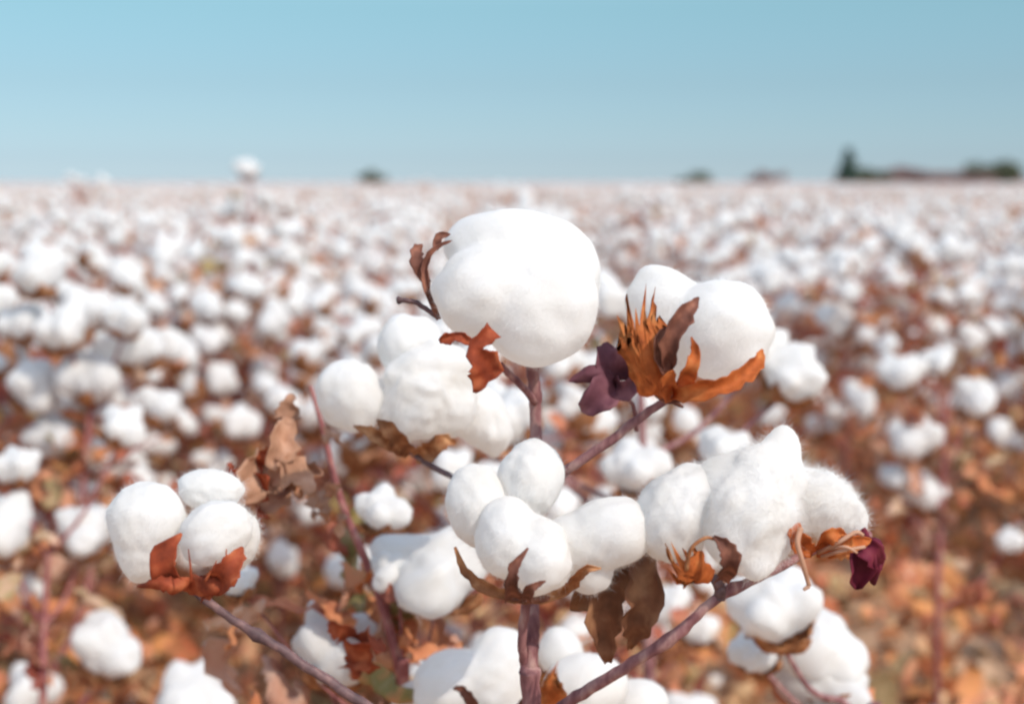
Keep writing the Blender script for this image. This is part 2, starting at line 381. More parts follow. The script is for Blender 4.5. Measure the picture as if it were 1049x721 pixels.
# ------------------------------------------------------------------ cotton bolls for the field
def axes_from(z):
    z = np.asarray(z, float); z = z / np.linalg.norm(z); x = np.cross(z, [0.2, 0.95, 0.1]); x /= np.linalg.norm(x); return np.array([x, np.cross(z, x), z])
def boll_lint(mb, seed, sub=3, mi=0, R=0.036, fuzz=0):
    """open boll round the origin, opening along +Z: 3 to 5 locks of lint grown together"""
    r = np.random.default_rng(seed); k = int(r.choice([3, 3, 4, 4, 5])); ph = r.uniform(0, 6.28); L = []
    squash = r.uniform(0.85, 1.15)
    for i in range(k):
        a = ph + i * 2 * math.pi / k + r.normal(0, 0.2); tl = r.uniform(0.7, 1.25)
        d = np.array([math.cos(a) * math.sin(tl), math.sin(a) * math.sin(tl) * squash, math.cos(tl)])
        q = r.uniform(0.85, 1.2) * (1.1 if k == 3 else 1.0)
        L.append((d * R * 0.50 + np.array([0, 0, R * 0.2]), axes_from(d + r.normal(0, .2, 3)), np.array([0.56, 0.54, 0.76]) * R * q))
    L.append((np.array([0, 0, R * 0.45]), axes_from([0, 0, 1]), np.array([0.62, 0.62, 0.70]) * R))
    blend(mb, [0, 0, R * 0.3], L, 0.003, sub, seed=seed * 11, mi=mi, fuzz=fuzz, fuzz_len=0.005, amp=(0.09, 0.07, 0.035), ragged=0.12)
def boll_bur(mb, seed, mi=0, R=0.036, nu=4):
    r = np.random.default_rng(seed + 500); k = 5; ph = r.uniform(0, 6.28)
    for i in range(k):
        a = ph + i * 2 * math.pi / k; e = np.array([math.cos(a), math.sin(a), 0]); z = np.array([0, 0, 1.])
        bend = r.uniform(0.6, 1.25)
        pts = [z * -R * 0.55, e * R * 0.55 - z * R * 0.45, e * R * 1.0 * bend - z * R * 0.05, e * R * 1.15 * bend + z * R * 0.45]
        petal(mb, pts, R * 0.85, -e * 0.3 + z, cup=0.3, mi=mi, nu=nu, crumple=0.05, seed=seed + i)
N_BOLL = 10
BOLL = []
BUR = []
for s in range(N_BOLL):
    a = MB(); boll_lint(a, s + 20, 3); BOLL.append(a.mesh('cotton_boll', M['lint_far']))
    b = MB(); boll_bur(b, s + 20); BUR.append(b.mesh('bur', M['bur']))
def rot_to(z, spin):
    z = Vector(z).normalized(); return (z.to_track_quat('Z', 'Y') @ Euler((0, 0, spin)).to_quaternion())

# ------------------------------------------------------------------ field plant: stem with branches, foliage, bolls
class PlantKind: pass
def plant_kind(seed, n_bolls, h, leaves=46, sides=5):
    r = np.random.default_rng(seed); P = PlantKind(); P.bolls = []
    st = MB(); lean = r.normal(0, 0.05, 2)
    zz = np.linspace(0, h, 7); line = np.stack([lean[0] * zz + 0.01 * np.sin(zz * 9 + seed), lean[1] * zz + 0.01 * np.cos(zz * 8), zz], -1)
    st.tube(line, np.linspace(0.006, 0.0028, 7), sides)
    tips = []
    a = r.uniform(0, 6.28)
    nb = n_bolls - 1
    for i in range(nb):
        z0 = h * (0.22 + 0.76 * ((i + 0.5) / nb) ** 0.7) ; a += 2.4 + r.normal(0, 0.3)
        ln = (0.30 * (1 - 0.62 * z0 / h)) * r.uniform(0.75, 1.25); el = r.uniform(0.35, 0.75)
        b0 = np.array([np.interp(z0, zz, line[:, 0]), np.interp(z0, zz, line[:, 1]), z0])
        e = np.array([math.cos(a), math.sin(a), 0])
        b1 = b0 + e * ln * 0.5 + np.array([0, 0, ln * 0.5 * math.tan(el) * 0.8]); b2 = b0 + e * ln + np.array([0, 0, ln * math.tan(el) * 0.62])
        st.tube(catmull([b0, b1, b2], 3), np.linspace(0.0034, 0.002, 7), sides)
        tips.append((b2, e * 0.55 + np.array([0, 0, 0.6]) + r.normal(0, 0.3, 3)))
    tips.append((line[-1], np.array([0, 0, 1.]) + r.normal(0, 0.3, 3)))
    for p, d in tips:
        d = d / np.linalg.norm(d); P.bolls.append((p + d * 0.02, d, r.uniform(0, 6.28), r.uniform(0.68, 1.15), int(r.integers(N_BOLL))))
    P.stem = st.mesh('stem', M['stem_red'])
    fo = MB(); pos = np.array([t[0] for t in tips]); k = r.integers(0, len(pos), leaves)
    t = r.random(leaves)[:, None] ** 0.6; c = pos[k] * t + (pos[k] * [0.25, 0.25, 0.75]) * (1 - t) + r.normal(0, 0.035, (leaves, 3)); c[:, 2] = np.clip(c[:, 2] - 0.015, 0.05, None)
    leaf_batch(fo, c, lambda n: r.uniform(0.02, 0.058, n), r, lambda n: r.normal(-0.3, 0.8, n))
    P.foliage_mb = fo; P.foliage = fo.mesh('foliage', M['foliage']); P.h = h; P.stem_mb = st
    return P
KINDS = [plant_kind(100 + i, int(19 + (i * 5) % 6), 0.66 + 0.03 * (i % 7), leaves=150 + 12 * (i % 4)) for i in range(10)]

def place_plant(kind, x, y, rz, sc, label, group, burs=False):
    o = bpy.data.objects.new('cotton_plant', None); COL.objects.link(o); o.empty_display_size = 0.1
    o.location = (x, y, float(furrow(np.array(x))) if y < 10 else 0); o.rotation_euler = (0, 0, rz); o.scale = (sc, sc, sc)
    o['label'] = label; o['category'] = 'cotton plant'; o['group'] = group
    link('stem', kind.stem, o); link('foliage', kind.foliage, o)
    for p, d, sp, s, v in kind.bolls:
        b = link('cotton_boll', BOLL[v], o, loc=p); b.rotation_mode = 'QUATERNION'; b.rotation_quaternion = rot_to(d, sp); b.scale = (s, s, s)
        if burs: link('bur', BUR[v], b)
    return o

# ------------------------------------------------------------------ the sharp plant in front
HERO = bpy.data.objects.new('cotton_plant', None); COL.objects.link(HERO)
hb = at(545, 700, D0 + 0.02); HERO.location = (hb[0], hb[1], 0)
HERO['label'] = 'tall sharp cotton plant in front with purple stem, fat white bolls and rust bracts'
HERO['category'] = 'cotton plant'; HERO['group'] = 'cotton plants of the field'
H0 = np.array(HERO.location)
PXM = D0 / FPX

class Boll:
    """a boll of a near plant: an Empty at its base, its locks, burs and bracts as sub-parts"""
    def __init__(s, plant, base, label=None, d=D0):
        s.plant = plant; s.d = d; s.c = at(*base, d)
        s.o = bpy.data.objects.new('cotton_boll', None); COL.objects.link(s.o); s.o.parent = plant
        s.o.location = s.c - np.array(plant.location); s.o.empty_display_size = 0.02
        if label: s.o['label'] = label
    def locks(s, L, fuzz=2600, sub=5, ragged=0.0, seed=0, mat='lint', flen=0.0045):
        m = s.d / FPX
        for i, (px, py, dz, rx, ry, rz, rot) in enumerate(L):
            mb = MB(); lobe(mb, at(px, py, s.d + dz), plane_axes(rot), np.array([rx, ry, rz]) * m, sub, seed=seed + i, fuzz=fuzz, fuzz_len=flen, ragged=ragged)
            link('lock', mb.mesh('lock', M[mat], s.c), s.o)
    def lint(s, c, L, k=7, fuzz=2600, sub=5, ragged=0.0, seed=0, mat='lint', flen=0.0042, name='lint', amp=(0.038, 0.03, 0.018)):
        """locks grown together into one mass round picture point c; k is how softly they merge, in pixels"""
        m = s.d / FPX; mb = MB()
        blend(mb, at(c[0], c[1], s.d + c[2]), [(at(a, b, s.d + z), plane_axes(rot), np.array([rx, ry, rz]) * m) for a, b, z, rx, ry, rz, rot in L], k * m, sub, seed=seed, fuzz=fuzz, fuzz_len=flen, ragged=ragged, amp=amp)
        link(name, mb.mesh(name, M[mat], s.c), s.o)
    def piece(s, name, mat, specs, label=None):
        """specs: list of (points [(px,py,dz)..], width px, keywords)"""
        m = s.d / FPX; mb = MB()
        for pts, w, kw in specs:
            petal(mb, [at(a, b, s.d + c) for a, b, c in pts], w * m, kw.pop('nrm', BACK), **kw)
        return link(name, mb.mesh(name, M[mat], s.c), s.o, label=label)
    def strands(s, name, mat, lines, label=None):
        m = s.d / FPX; mb = MB()
        for pts, r0, r1 in lines:
            C = catmull([at(a, b, s.d + c) for a, b, c in pts], 5); mb.tube(C, np.linspace(r0, r1, len(C)) * m, 7)
        return link(name, mb.mesh(name, M[mat], s.c), s.o, label=label)

def stick(plant, name, mat, pts, r0, r1, d=D0, nodes=(), n=6, label=None):
    """stem or branch through picture points (px,py,dz); nodes are swollen joints (fraction, factor)"""
    C = catmull([at(a, b, d + c) for a, b, c in pts], n); k = len(C); R = np.linspace(r0, r1, k) * d / FPX
    t = np.linspace(0, 1, k)
    for f, q in nodes: R = R * (1 + q * np.exp(-((t - f) / 0.02) ** 2))
    C = C + rng.normal(0, 0.00022, C.shape)
    mb = MB(); mb.tube(C, R, 12, knob=0.02)
    return link(name, mb.mesh(name, M[mat], np.array(plant.location)), plant, label=label)

# stems and branches
gb = (hb[0], hb[1])
def stem_to_ground(plant, name, mat, pts, r0, r1, d=D0, nodes=(), label=None):
    top = [at(a, b, d + c) for a, b, c in pts]
    g = np.array(plant.location); foot = np.array([g[0], g[1], -0.02]); mid = foot * 0.5 + top[0] * 0.5 + np.array([0.01, 0.008, 0])
    C = catmull([foot, mid] + top, 12); k = len(C); R = np.linspace(r0 * 1.35, r1, k) * d / FPX; 
    for px, q in nodes:
        p = at(px[0], px[1], d); i = int(np.argmin(((C - p) ** 2).sum(1))); R = R * (1 + q * np.exp(-((np.arange(k) - i) / 2.2) ** 2))
    C[:, :2] += rng.normal(0, 0.00025, (k, 2))
    mb = MB(); mb.tube(C, R, 14, knob=0.02)
    return link(name, mb.mesh(name, M[mat], g), plant, label=label)
stem_to_ground(HERO, 'stem', 'stem', [(545, 760, 0.03), (543, 690, 0.028), (545, 640, 0.03), (546, 560, 0.05), (549, 450, 0.05), (547, 385, 0.045), (540, 330, 0.035)], 8.0, 5.5,
               nodes=[((543, 683), 0.32), ((549, 425), 0.22), ((548, 404), 0.3)])
stick(HERO, 'branch', 'stem', [(538, 690, 0.03), (535, 660, 0.02), (537, 630, 0.015), (541, 608, 0.012)], 4.5, 5.5)                                    # to the middle boll
stick(HERO, 'branch', 'stem', [(548, 412, 0.045), (535, 396, 0.03), (522, 384, 0.02), (512, 372, 0.015)], 4.2, 3.4)                         # to the top boll
stick(HERO, 'branch', 'stem', [(548, 505, 0.05), (575, 485, 0.03), (620, 455, 0.022), (660, 425, 0.018), (692, 404, 0.012)], 6.0, 4.2, nodes=[(0.22, 0.5), (0.65, 0.15)])
stick(HERO, 'branch', 'stem_dark', [(545, 520, 0.06), (505, 505, 0.07), (460, 487, 0.10), (418, 462, 0.16), (385, 440, 0.16)], 4.4, 3.0)
stick(HERO, 'branch', 'stem', [(548, 745, 0.03), (590, 714, 0.015), (640, 684, 0.0), (692, 650, -0.01), (735, 612, -0.01), (785, 588, 0.0), (835, 563, 0.01), (893, 547, 0.015)], 7.0, 3.6,
      nodes=[(0.4, 0.4), (0.45, 0.25), (0.62, 0.5), (0.75, 0.2)])
stick(HERO, 'branch', 'stem_dark', [(736, 614, -0.01), (738, 603, -0.012), (732, 592, -0.012)], 6.0, 5.5)
stick(HERO, 'branch', 'stem_dark', [(540, 800, 0.03), (440, 757, 0.01), (370, 719, 0.0), (330, 693, 0.0), (280, 660, 0.0), (232, 630, 0.0), (196, 604, 0.003)], 6.5, 4.0, nodes=[(0.72, 0.7), (0.93, 0.3)])
stick(HERO, 'branch', 'stem_dark', [(449, 326, 0.0), (436, 316, 0.0), (422, 309, 0.0), (406, 308, 0.0)], 2.6, 2.6, nodes=[(0.95, 0.8)])

# top boll
b = Boll(HERO, (512, 372), 'largest boll at the top of the stem')
b.lint((527, 298, 0), [(496, 297, -0.010, 55, 46, 46, 10), (550, 316, -0.010, 56, 59, 48, 0), (528, 261, 0.012, 70, 43, 48, -6), (568, 288, 0.012, 42, 60, 45, 8)], k=3.5, seed=1000, fuzz=4500)
b.piece('bract', 'rust', [([(505, 338, -.034), (488, 357, -.036), (496, 378, -.034), (486, 403, -.03)], 34, dict(wprofile=[0.5, 0.45, 1.0, 0.08], crumple=0.10, seed=1)),
                          ([(484, 352, -.03), (472, 345, -.03), (462, 346, -.028), (450, 350, -.028)], 12, dict(wprofile=[0.5, 0.8, 0.7, 1.2, 0.3], crumple=0.15, seed=2))], label='rust coloured bract hanging below the lint')
b.piece('bur', 'bur_dark', [([(450, 327, 0.0), (438, 297, -.005), (436, 272, -.005), (446, 255, -.005), (464, 246, 0.0)], 7, dict(cup=0.5)),
                            ([(438, 290, 0.0), (429, 274, -.004), (427, 258, -.002), (433, 250, 0.0)], 13, dict(crumple=0.1, seed=3)),
                            ([(446, 256, 0.0), (450, 243, 0.0), (462, 240, 0.0)], 8, dict(crumple=0.12, seed=8))])
# right boll
b = Boll(HERO, (692, 402), 'boll with an orange fringed bract on its left side', D0)
b.lint((712, 337, 0.008), [(737, 340, -0.004, 48, 52, 46, 8), (756, 334, 0.010, 34, 48, 42, 0), (705, 338, 0.012, 40, 48, 40, 0), (676, 308, 0.010, 40, 36, 40, -15), (682, 345, 0.010, 38, 44, 36, 0)], k=4, seed=1100, fuzz=4600)
b.piece('bract', 'bract', [([(690, 402, -0.03), (671, 385, -.036), (660, 350, -.036), (655, 322, -.030), (657, 289, -.022)], 54, dict(wprofile=[0.35, 1.0, 1.0, 0.95, 1.0], teeth=6, cup=-0.18, seed=4, crumple=0.03))], label='orange bract ending in a fringe of dark teeth')
b.piece('bur', 'bur_dark', [([(684, 385, -.034), (686, 352, -.045), (700, 324, -.046), (717, 304, -.040)], 21, dict(wprofile=[0.35, 0.85, 1.0, 0.05], cup=0.3, crumple=0.05, seed=5)),
                            ([(684, 385, -.036), (676, 352, -.042), (684, 334, -.042)], 13, dict(crumple=0.08, seed=6))])
b.piece('bur', 'bract', [([(690, 403, -.03), (722, 401, -.046), (752, 391, -.046), (774, 372, -.036), (781, 358, -.03)], 21, dict(wprofile=[0.6, 1.0, 0.9, 0.7, 0.06], cup=0.35, crumple=0.05, seed=7)),
                         ([(692, 405, -.02), (706, 380, -.05), (712, 362, -.05), (708, 345, -.05)], 15, dict(wprofile=[1, 1, 0.7, 0.05], crumple=0.06, seed=9)),
                         ([(690, 404, -.02), (684, 396, -.04), (690, 378, -.045)], 20, dict(crumple=0.08, seed=10))], label='orange brown rim of the bur curling up on the right')
b.strands('calyx', 'bur_dark', [([(672, 404, -.02), (684, 411, -.022), (700, 408, -.02)], 2.5, 3.5), ([(690, 404, -.01), (692, 412, -.014), (700, 417, -.014)], 5, 1.2)])
# middle boll
b = Boll(HERO, (541, 612), 'boll with four spread locks on the main stem', D0 - 0.005)
b.locks([(487, 518, 0.006, 30, 41, 34, 8), (540, 494, 0.012, 34, 40, 38, -10)], seed=1200, fuzz=2000)
b.lint((536, 563, -0.014), [(522, 553, -0.012, 34, 42, 38, 6), (553, 571, -0.016, 32, 40, 36, -8)], k=3, seed=1203, fuzz=2600, name='lock')
b.lint((612, 556, 0.002), [(625, 545, 0.0, 47, 36, 38, 10), (588, 556, 0.0, 30, 30, 34, 0), (604, 586, 0.006, 25, 24, 26, 30)], k=4, seed=1204, fuzz=2600, name='lock')
b.piece('bur', 'bur', [([(466, 560, -.004), (476, 584, -.004), (498, 602, -.008), (528, 611, -.010), (545, 613, -.012)], 11, dict(wprofile=[.15, .7, 1, 1, .8], cup=.3, seed=12, crumple=.04)),
                       ([(545, 613, -.012), (568, 609, -.012), (586, 597, -.018), (600, 583, -.030), (616, 582, -.030)], 12, dict(wprofile=[.8, 1, 1, .8, .06], cup=.35, seed=13, crumple=.04))])
b.piece('bur', 'bur_dark', [([(526, 612, -.036), (524, 596, -.052), (527, 580, -.054), (541, 561, -.052)], 16, dict(wprofile=[1, .8, .5, .05], cup=.3, seed=11)),
                       ([(538, 614, -.034), (542, 604, -.054), (552, 598, -.056), (559, 595, -.056)], 11, dict(wprofile=[1, .8, .4, .05], cup=.3, seed=14))])
mb = MB(); lobe(mb, at(541, 609, D0 - 0.006), plane_axes(0), np.array([30, 8, 30]) * PXM, 3, amp=(.05, .04, .02), seed=50); link('calyx', mb.mesh('calyx', M['bur_dark'], b.c), b.o)
# left boll
b = Boll(HERO, (196, 600), 'boll on the dark left branch in a rust red bur', D0)
b.lint((150, 545, 0.0), [(150, 530, 0.0, 38, 38, 38, 6), (150, 562, 0.002, 30, 32, 32, 0)], k=6, seed=1300, fuzz=2600, name='lock')
b.locks([(224, 543, -0.010, 41, 36, 38, 32), (218, 503, 0.02, 36, 22, 30, -5), (246, 552, 0.005, 22, 34, 28, -15)], seed=1301, fuzz=2000)
b.piece('bur', 'rust', [([(186, 604, -.012), (174, 592, -.03), (170, 570, -.034), (186, 546, -.032)], 27, dict(wprofile=[.6, 1, .9, .05], cup=0.25, crumple=0.06, seed=15)),
                        ([(205, 604, -.012), (226, 592, -.044), (240, 576, -.046), (248, 560, -.040)], 24, dict(wprofile=[.9, 1, .8, .06], cup=0.3, crumple=0.05, seed=16))])
b.piece('bract', 'rust', [([(200, 603, -.02), (182, 600, -.034), (163, 598, -.036), (140, 600, -.026)], 17, dict(wprofile=[1, 1, .9, .1], cup=-0.2, crumple=0.1, seed=17)),
                          ([(190, 603, -.02), (212, 600, -.040), (230, 596, -.040), (247, 577, -.036)], 18, dict(wprofile=[1, 1, .9, .1], cup=-0.2, crumple=0.08, seed=18))])
b.strands('fibre', 'rust', [([(196, 596, -.044), (195, 580, -.048), (193, 562, -.046)], 1.6, .5), ([(228, 590, -.046), (231, 575, -.048), (232, 562, -.046)], 1.8, .5), ([(210, 595, -.046), (218, 582, -.048), (222, 574, -.047)], 1.6, .5)])
# left-middle boll, a little behind
b = Boll(HERO, (378, 436), 'ragged boll left of the main stem, slightly behind', D0 + 0.16)
b.locks([(362, 405, 0.0, 32, 36, 34, 0), (419, 354, 0.02, 33, 32, 32, 0)], seed=1400, fuzz=1800, ragged=.05)
b.lint((436, 404, 0), [(428, 404, -0.004, 34, 44, 38, 10), (458, 416, 0.006, 30, 32, 34, 0), (410, 422, 0.0, 22, 28, 26, 0), (455, 382, 0.006, 26, 32, 30, 0)], k=5, seed=1410, fuzz=3800, ragged=0.14, flen=0.007, amp=(.05, .045, .025))
b.lint((492, 428, 0.03), [(490, 425, 0.03, 28, 30, 28, 0), (505, 445, 0.03, 18, 22, 20, 0)], k=6, seed=1420, fuzz=1500, ragged=0.1)
b.piece('bur', 'bur', [([(412, 462, -.02), (395, 452, -.034), (378, 442, -.036), (362, 436, -.034)], 15, dict(wprofile=[.8, 1, .7, .08], crumple=0.06, seed=19)),
                       ([(420, 464, -.02), (408, 450, -.04), (396, 438, -.044), (386, 430, -.04)], 15, dict(wprofile=[.8, 1, .8, .1], crumple=0.06, seed=20)),
                       ([(425, 466, -.01), (442, 462, -.03), (455, 452, -.036), (468, 455, -.03)], 18, dict(wprofile=[.8, 1, .8, .1], crumple=0.1, seed=21))])
# right cluster: two bolls on the right branch
b = Boll(HERO, (732, 592), 'wide boll above the knobbly right branch', D0 - 0.01)
b.lint((695, 528, 0.004), [(690, 530, 0.004, 42, 46, 42, -12), (712, 512, 0.012, 40, 36, 38, 0)], k=6, seed=1500, fuzz=2600)
b.lint((772, 522, -0.004), [(768, 535, -0.008, 45, 52, 44, 5), (782, 495, 0.004, 40, 40, 38, -12), (752, 500, 0.008, 40, 34, 36, 0), (800, 466, 0.012, 20, 32, 26, -12)], k=5, seed=1501, fuzz=6000, ragged=0.14, flen=0.007, amp=(.04, .04, .025))
b.piece('bur', 'bur_dark', [([(738, 594, -.02), (746, 580, -.048), (744, 562, -.052), (731, 549, -.050)], 17, dict(wprofile=[.8, 1, .9, .1], cup=.35, seed=22))])
b.piece('bract', 'bract', [([(730, 592, -.03), (712, 586, -.044), (698, 578, -.046), (686, 552, -.04)], 34, dict(wprofile=[.4, 1, 1, 1], teeth=5, cup=-0.1, seed=23, crumple=0.03))], label='orange bract with thin spiky teeth')
b.strands('fibre', 'bur', [([(703, 584, -.046), (708, 562, -.05), (722, 551, -.05), (732, 552, -.048)], 2.2, 1.5), ([(690, 580, -.044), (686, 566, -.045), (681, 556, -.045)], 1.6, .5)])
b = Boll(HERO, (838, 562), 'boll at the end of the right branch with dangling tan calyx threads', D0 + 0.01)
b.lint((842, 518, 0.006), [(842, 516, 0.004, 38, 32, 34, -22), (814, 505, 0.012, 30, 30, 32, 0), (866, 530, 0.010, 24, 20, 22, -28)], k=6, seed=1600, fuzz=4000, ragged=.08, flen=.006, amp=(.04, .04, .02))
b.piece('bract', 'bract', [([(832, 566, -.03), (822, 556, -.038), (815, 546, -.04), (820, 535, -.038)], 18, dict(crumple=.08, seed=24)),
                           ([(835, 566, -.02), (855, 560, -.034), (872, 556, -.034), (892, 552, -.02)], 20, dict(crumple=.10, seed=25)),
                           ([(838, 564, -.02), (846, 552, -.038), (856, 546, -.04), (868, 548, -.035)], 14, dict(crumple=.10, seed=26))])
b.strands('calyx', 'tan', [([(820, 541, -.042), (817, 556, -.046), (822, 575, -.048), (829, 600, -.046)], 3.0, 2.2), ([(829, 600, -.046), (823, 604, -.046)], 2.4, 1.6),
                           ([(838, 566, -.03), (858, 556, -.04), (876, 545, -.04), (884, 548, -.038)], 2.4, 2.0), ([(842, 570, -.03), (862, 564, -.04), (886, 560, -.036)], 2.2, 1.6), ([(850, 562, -.036), (866, 560, -.042), (878, 566, -.04)], 1.8, 1.2)])
# low bolls between the stems
b = Boll(HERO, (492, 745), 'low boll cut by the bottom edge, left of the stem', D0 + 0.20)
b.lint((486, 698, 0), [(466, 702, 0.0, 42, 38, 44, 20), (512, 672, 0.006, 28, 30, 32, 0), (508, 706, -0.006, 34, 44, 36, 0), (436, 722, 0.02, 34, 28, 30, 0)], k=4, seed=1700, fuzz=2400)
b.piece('bur', 'bur_dark', [([(490, 745, -.02), (484, 722, -.052), (474, 706, -.056), (464, 705, -.056)], 14, dict(wprofile=[1, .9, .6, .1], seed=27)), ([(520, 745, -.02), (532, 725, -.04), (540, 712, -.04)], 14, dict(seed=28))])
b = Boll(HERO, (600, 740), 'low boll cut by the bottom edge, right of the stem', D0 + 0.20)
b.locks([(600, 705, 0.0, 40, 34, 38, 0), (575, 668, 0.03, 26, 30, 28, 0), (650, 720, 0.03, 34, 24, 30, 0)], seed=1800, fuzz=2000, sub=4)
b.piece('bract', 'bract', [([(575, 740, -.03), (566, 715, -.05), (562, 694, -.05), (572, 676, -.046)], 26, dict(crumple=.1, seed=29, teeth=4))])

# leaves of the sharp plant
def hero_leaf(plant, mat, specs, d, label):
    mb = MB()
    for pts, w, kw in specs: petal(mb, [at(a, c_, d + e) for a, c_, e in pts], w * d / FPX, kw.pop('nrm', BACK), **kw)
    return link('leaf', mb.mesh('leaf', M[mat], np.array(plant.location)), plant, label=label)
hero_leaf(HERO, 'purple', [([(634, 392, 0), (624, 372, -.004), (622, 352, .006)], 30, dict(crumple=.09, seed=31, cup=.35)),
                           ([(634, 390, 0), (610, 384, -.01), (582, 391, -.004)], 20, dict(crumple=.09, seed=32, cup=-.3)),
                           ([(630, 394, -.002), (614, 408, -.010), (596, 422, -.002)], 30, dict(crumple=.1, seed=33, cup=.3)),
                           ([(626, 394, 0), (640, 398, -.008), (656, 388, .004)], 22, dict(crumple=.1, seed=34, cup=.3))], D0 + 0.025, 'crumpled purple leaf between the two upper bolls')
stick(HERO, 'leaf_stalk', 'stem', [(652, 440, 0.05), (648, 415, 0.04), (632, 393, 0.025)], 2.4, 1.8)
hero_leaf(HERO, 'brown_leaf', [([(652, 572, 0), (628, 592, -.01), (618, 630, -.012), (622, 676, 0)], 36, dict(wprofile=[.3, .9, 1, .15], crumple=.07, seed=35, cup=.5)),
                               ([(655, 570, 0), (660, 600, -.016), (654, 630, -.014), (645, 664, 0)], 34, dict(wprofile=[.4, 1, .9, .1], crumple=.07, seed=36, cup=.5)),
                               ([(640, 585, .01), (608, 604, .005), (584, 626, .008)], 34, dict(crumple=.1, seed=37, cup=.3))], D0 + 0.03, 'dry brown curled leaf hanging below the middle boll')
hero_leaf(HERO, 'maroon', [([(876, 548, 0), (882, 575, -.012), (878, 606, -.004)], 30, dict(crumple=.13, seed=38, cup=.4)), ([(884, 548, 0), (898, 572, -.010), (896, 602, .0)], 28, dict(crumple=.14, seed=39, cup=-.3)),
                           ([(878, 556, -.006), (890, 562, -.016), (904, 584, -.01)], 22, dict(crumple=.14, seed=40, cup=.4))], D0 + 0.01, 'crumpled dark maroon leaf at the tip of the right branch')

# ------------------------------------------------------------------ plants just behind, with bolls set where the photograph has them
def near_plant(base, label, stem_pts, bolls, d, stem_mat='stem_red', r0=6, r1=4, leaves=30, fol_box=None, seed=0):
    """base: foot on the ground (x,y); bolls: (px, py, diameter px, tilt) each on its own branch"""
    o = bpy.data.objects.new('cotton_plant', None); COL.objects.link(o); o.location = (base[0], base[1], float(furrow(np.array(base[0]))))
    o['label'] = label; o['category'] = 'cotton plant'; o['group'] = 'cotton plants of the field'
    r = np.random.default_rng(seed); g = np.array(o.location)
    top = [at(a, b_, d) for a, b_ in stem_pts]; foot = np.array([g[0], g[1], -0.02])
    C = catmull([foot] + top, 10); st = MB(); st.tube(C, np.linspace(r0 * 1.3, r1, len(C)) * d / FPX, 10, knob=.03)
    cents = []
    for k, (px, py, dia, tilt) in enumerate(bolls):
        dd = d + r.uniform(-0.05, 0.05); c = at(px, py, dd); cents.append(c)
        R = dia * dd / FPX / 2; i = int(np.argmin(((C - (c - [0, 0, 0.10])) ** 2).sum(1))); i = min(i, len(C) - 2)
        dirv = np.array([tilt, -0.35, 1.0]); dirv /= np.linalg.norm(dirv); basep = c - dirv * R * 0.75
        st.tube(catmull([C[i], (C[i] + basep) / 2 + [0, 0, -0.015], basep], 4), np.linspace(r1, r1 * 0.75, 9) * d / FPX * 0.9, 8, knob=.03)
        s = R / 0.036 / 1.02; v = int(r.integers(N_BOLL))
        e = bpy.data.objects.new('cotton_boll', NEAR[v]); COL.objects.link(e); e.parent = o; e.location = c - dirv * R * 0.3 - g
        e.rotation_mode = 'QUATERNION'; e.rotation_quaternion = rot_to(dirv, r.uniform(0, 6.28)); e.scale = (s, s, s)
        link('bur', BUR[v], e)
    link('stem', st.mesh('stem', M[stem_mat], g), o)
    if leaves:
        fo = MB(); cents = np.array(cents); k = r.integers(0, len(cents), leaves); t = r.random(leaves)[:, None]
        c = cents[k] + np.stack([r.normal(0, .035, leaves), r.normal(0.02, .03, leaves), -np.abs(r.normal(0.05, .05, leaves))], -1)
        c = c * (0.45 + 0.55 * t) + C[len(C) // 2] * (0.55 - 0.55 * t)
        for q, p in enumerate(c):
            dr = np.array([r.normal(), r.normal(), -0.7 + r.normal() * .6]); dr /= np.linalg.norm(dr); bd = r.normal(size=3) * .5; ln = r.uniform(.022, .055)
            petal(fo, [p, p + dr * ln * .5 + bd * ln * .25, p + dr * ln * .8 + bd * ln * .9, p + dr * ln * .75 + bd * ln * 1.3], ln * r.uniform(.35, .7), r.normal(size=3), cup=r.uniform(-.5, .5), nu=8, crumple=.22, seed=int(seed * 50 + q),
                  wprofile=[.2, .9, r.uniform(.5, 1.1), r.uniform(.3, .9), .1])
        link('foliage', fo.mesh('foliage', M['foliage'], g), o)
    return o
NEAR = []
for s in range(N_BOLL):
    a = MB(); boll_lint(a, s + 60, 4, fuzz=500); NEAR.append(a.mesh('cotton_boll', M['lint']))

def foot(px, d): return (at(px, 700, d)[0], math.cos(PITCH) * d * 0.98)
p2 = near_plant(foot(415, 1.0), 'thin red-stemmed cotton plant with wilted tan leaves, left of the sharp plant',
           [(415, 760), (410, 690), (385, 600), (350, 515), (331, 440), (318, 395)],
           [(390, 527, 52, 0), (340, 668, 92, .4), (443, 588, 100, -.1), (402, 588, 52, -.4), (246, 596, 42, -.3)], 1.0, leaves=40, seed=41, r0=5.5, r1=2.0)
def withered(plant, mat, n, cx, cy, sx, sy, d, label, seed, size=26):
    """a bunch of small shrivelled leaf tatters"""
    r = np.random.default_rng(seed)
    for q in range(n):
        x, y = r.normal(cx, sx), r.normal(cy, sy); a = r.uniform(0, 6.28); l = size * r.uniform(.6, 1.2); mb = MB()
        e = np.array([math.cos(a), math.sin(a)]) * l; w = np.array([-e[1], e[0]]) * r.normal(0, .4)
        pts = [at(x, y, d + r.normal(0, .012)), at(x + e[0] * .5 + w[0] * .4, y + e[1] * .5 + w[1] * .4, d - .006), at(x + e[0] + w[0], y + e[1] + w[1], d + r.normal(0, .01))]
        petal(mb, pts, l * r.uniform(.6, 1.0) * d / FPX, BACK + r.normal(size=3) * .4, cup=r.uniform(-.4, .4), crumple=.16, jag=.25, seed=seed * 100 + q, wprofile=[.3, 1, r.uniform(.6, 1.1), .2])
        link('leaf', mb.mesh('leaf', M[mat], np.array(plant.location)), plant, label=label)
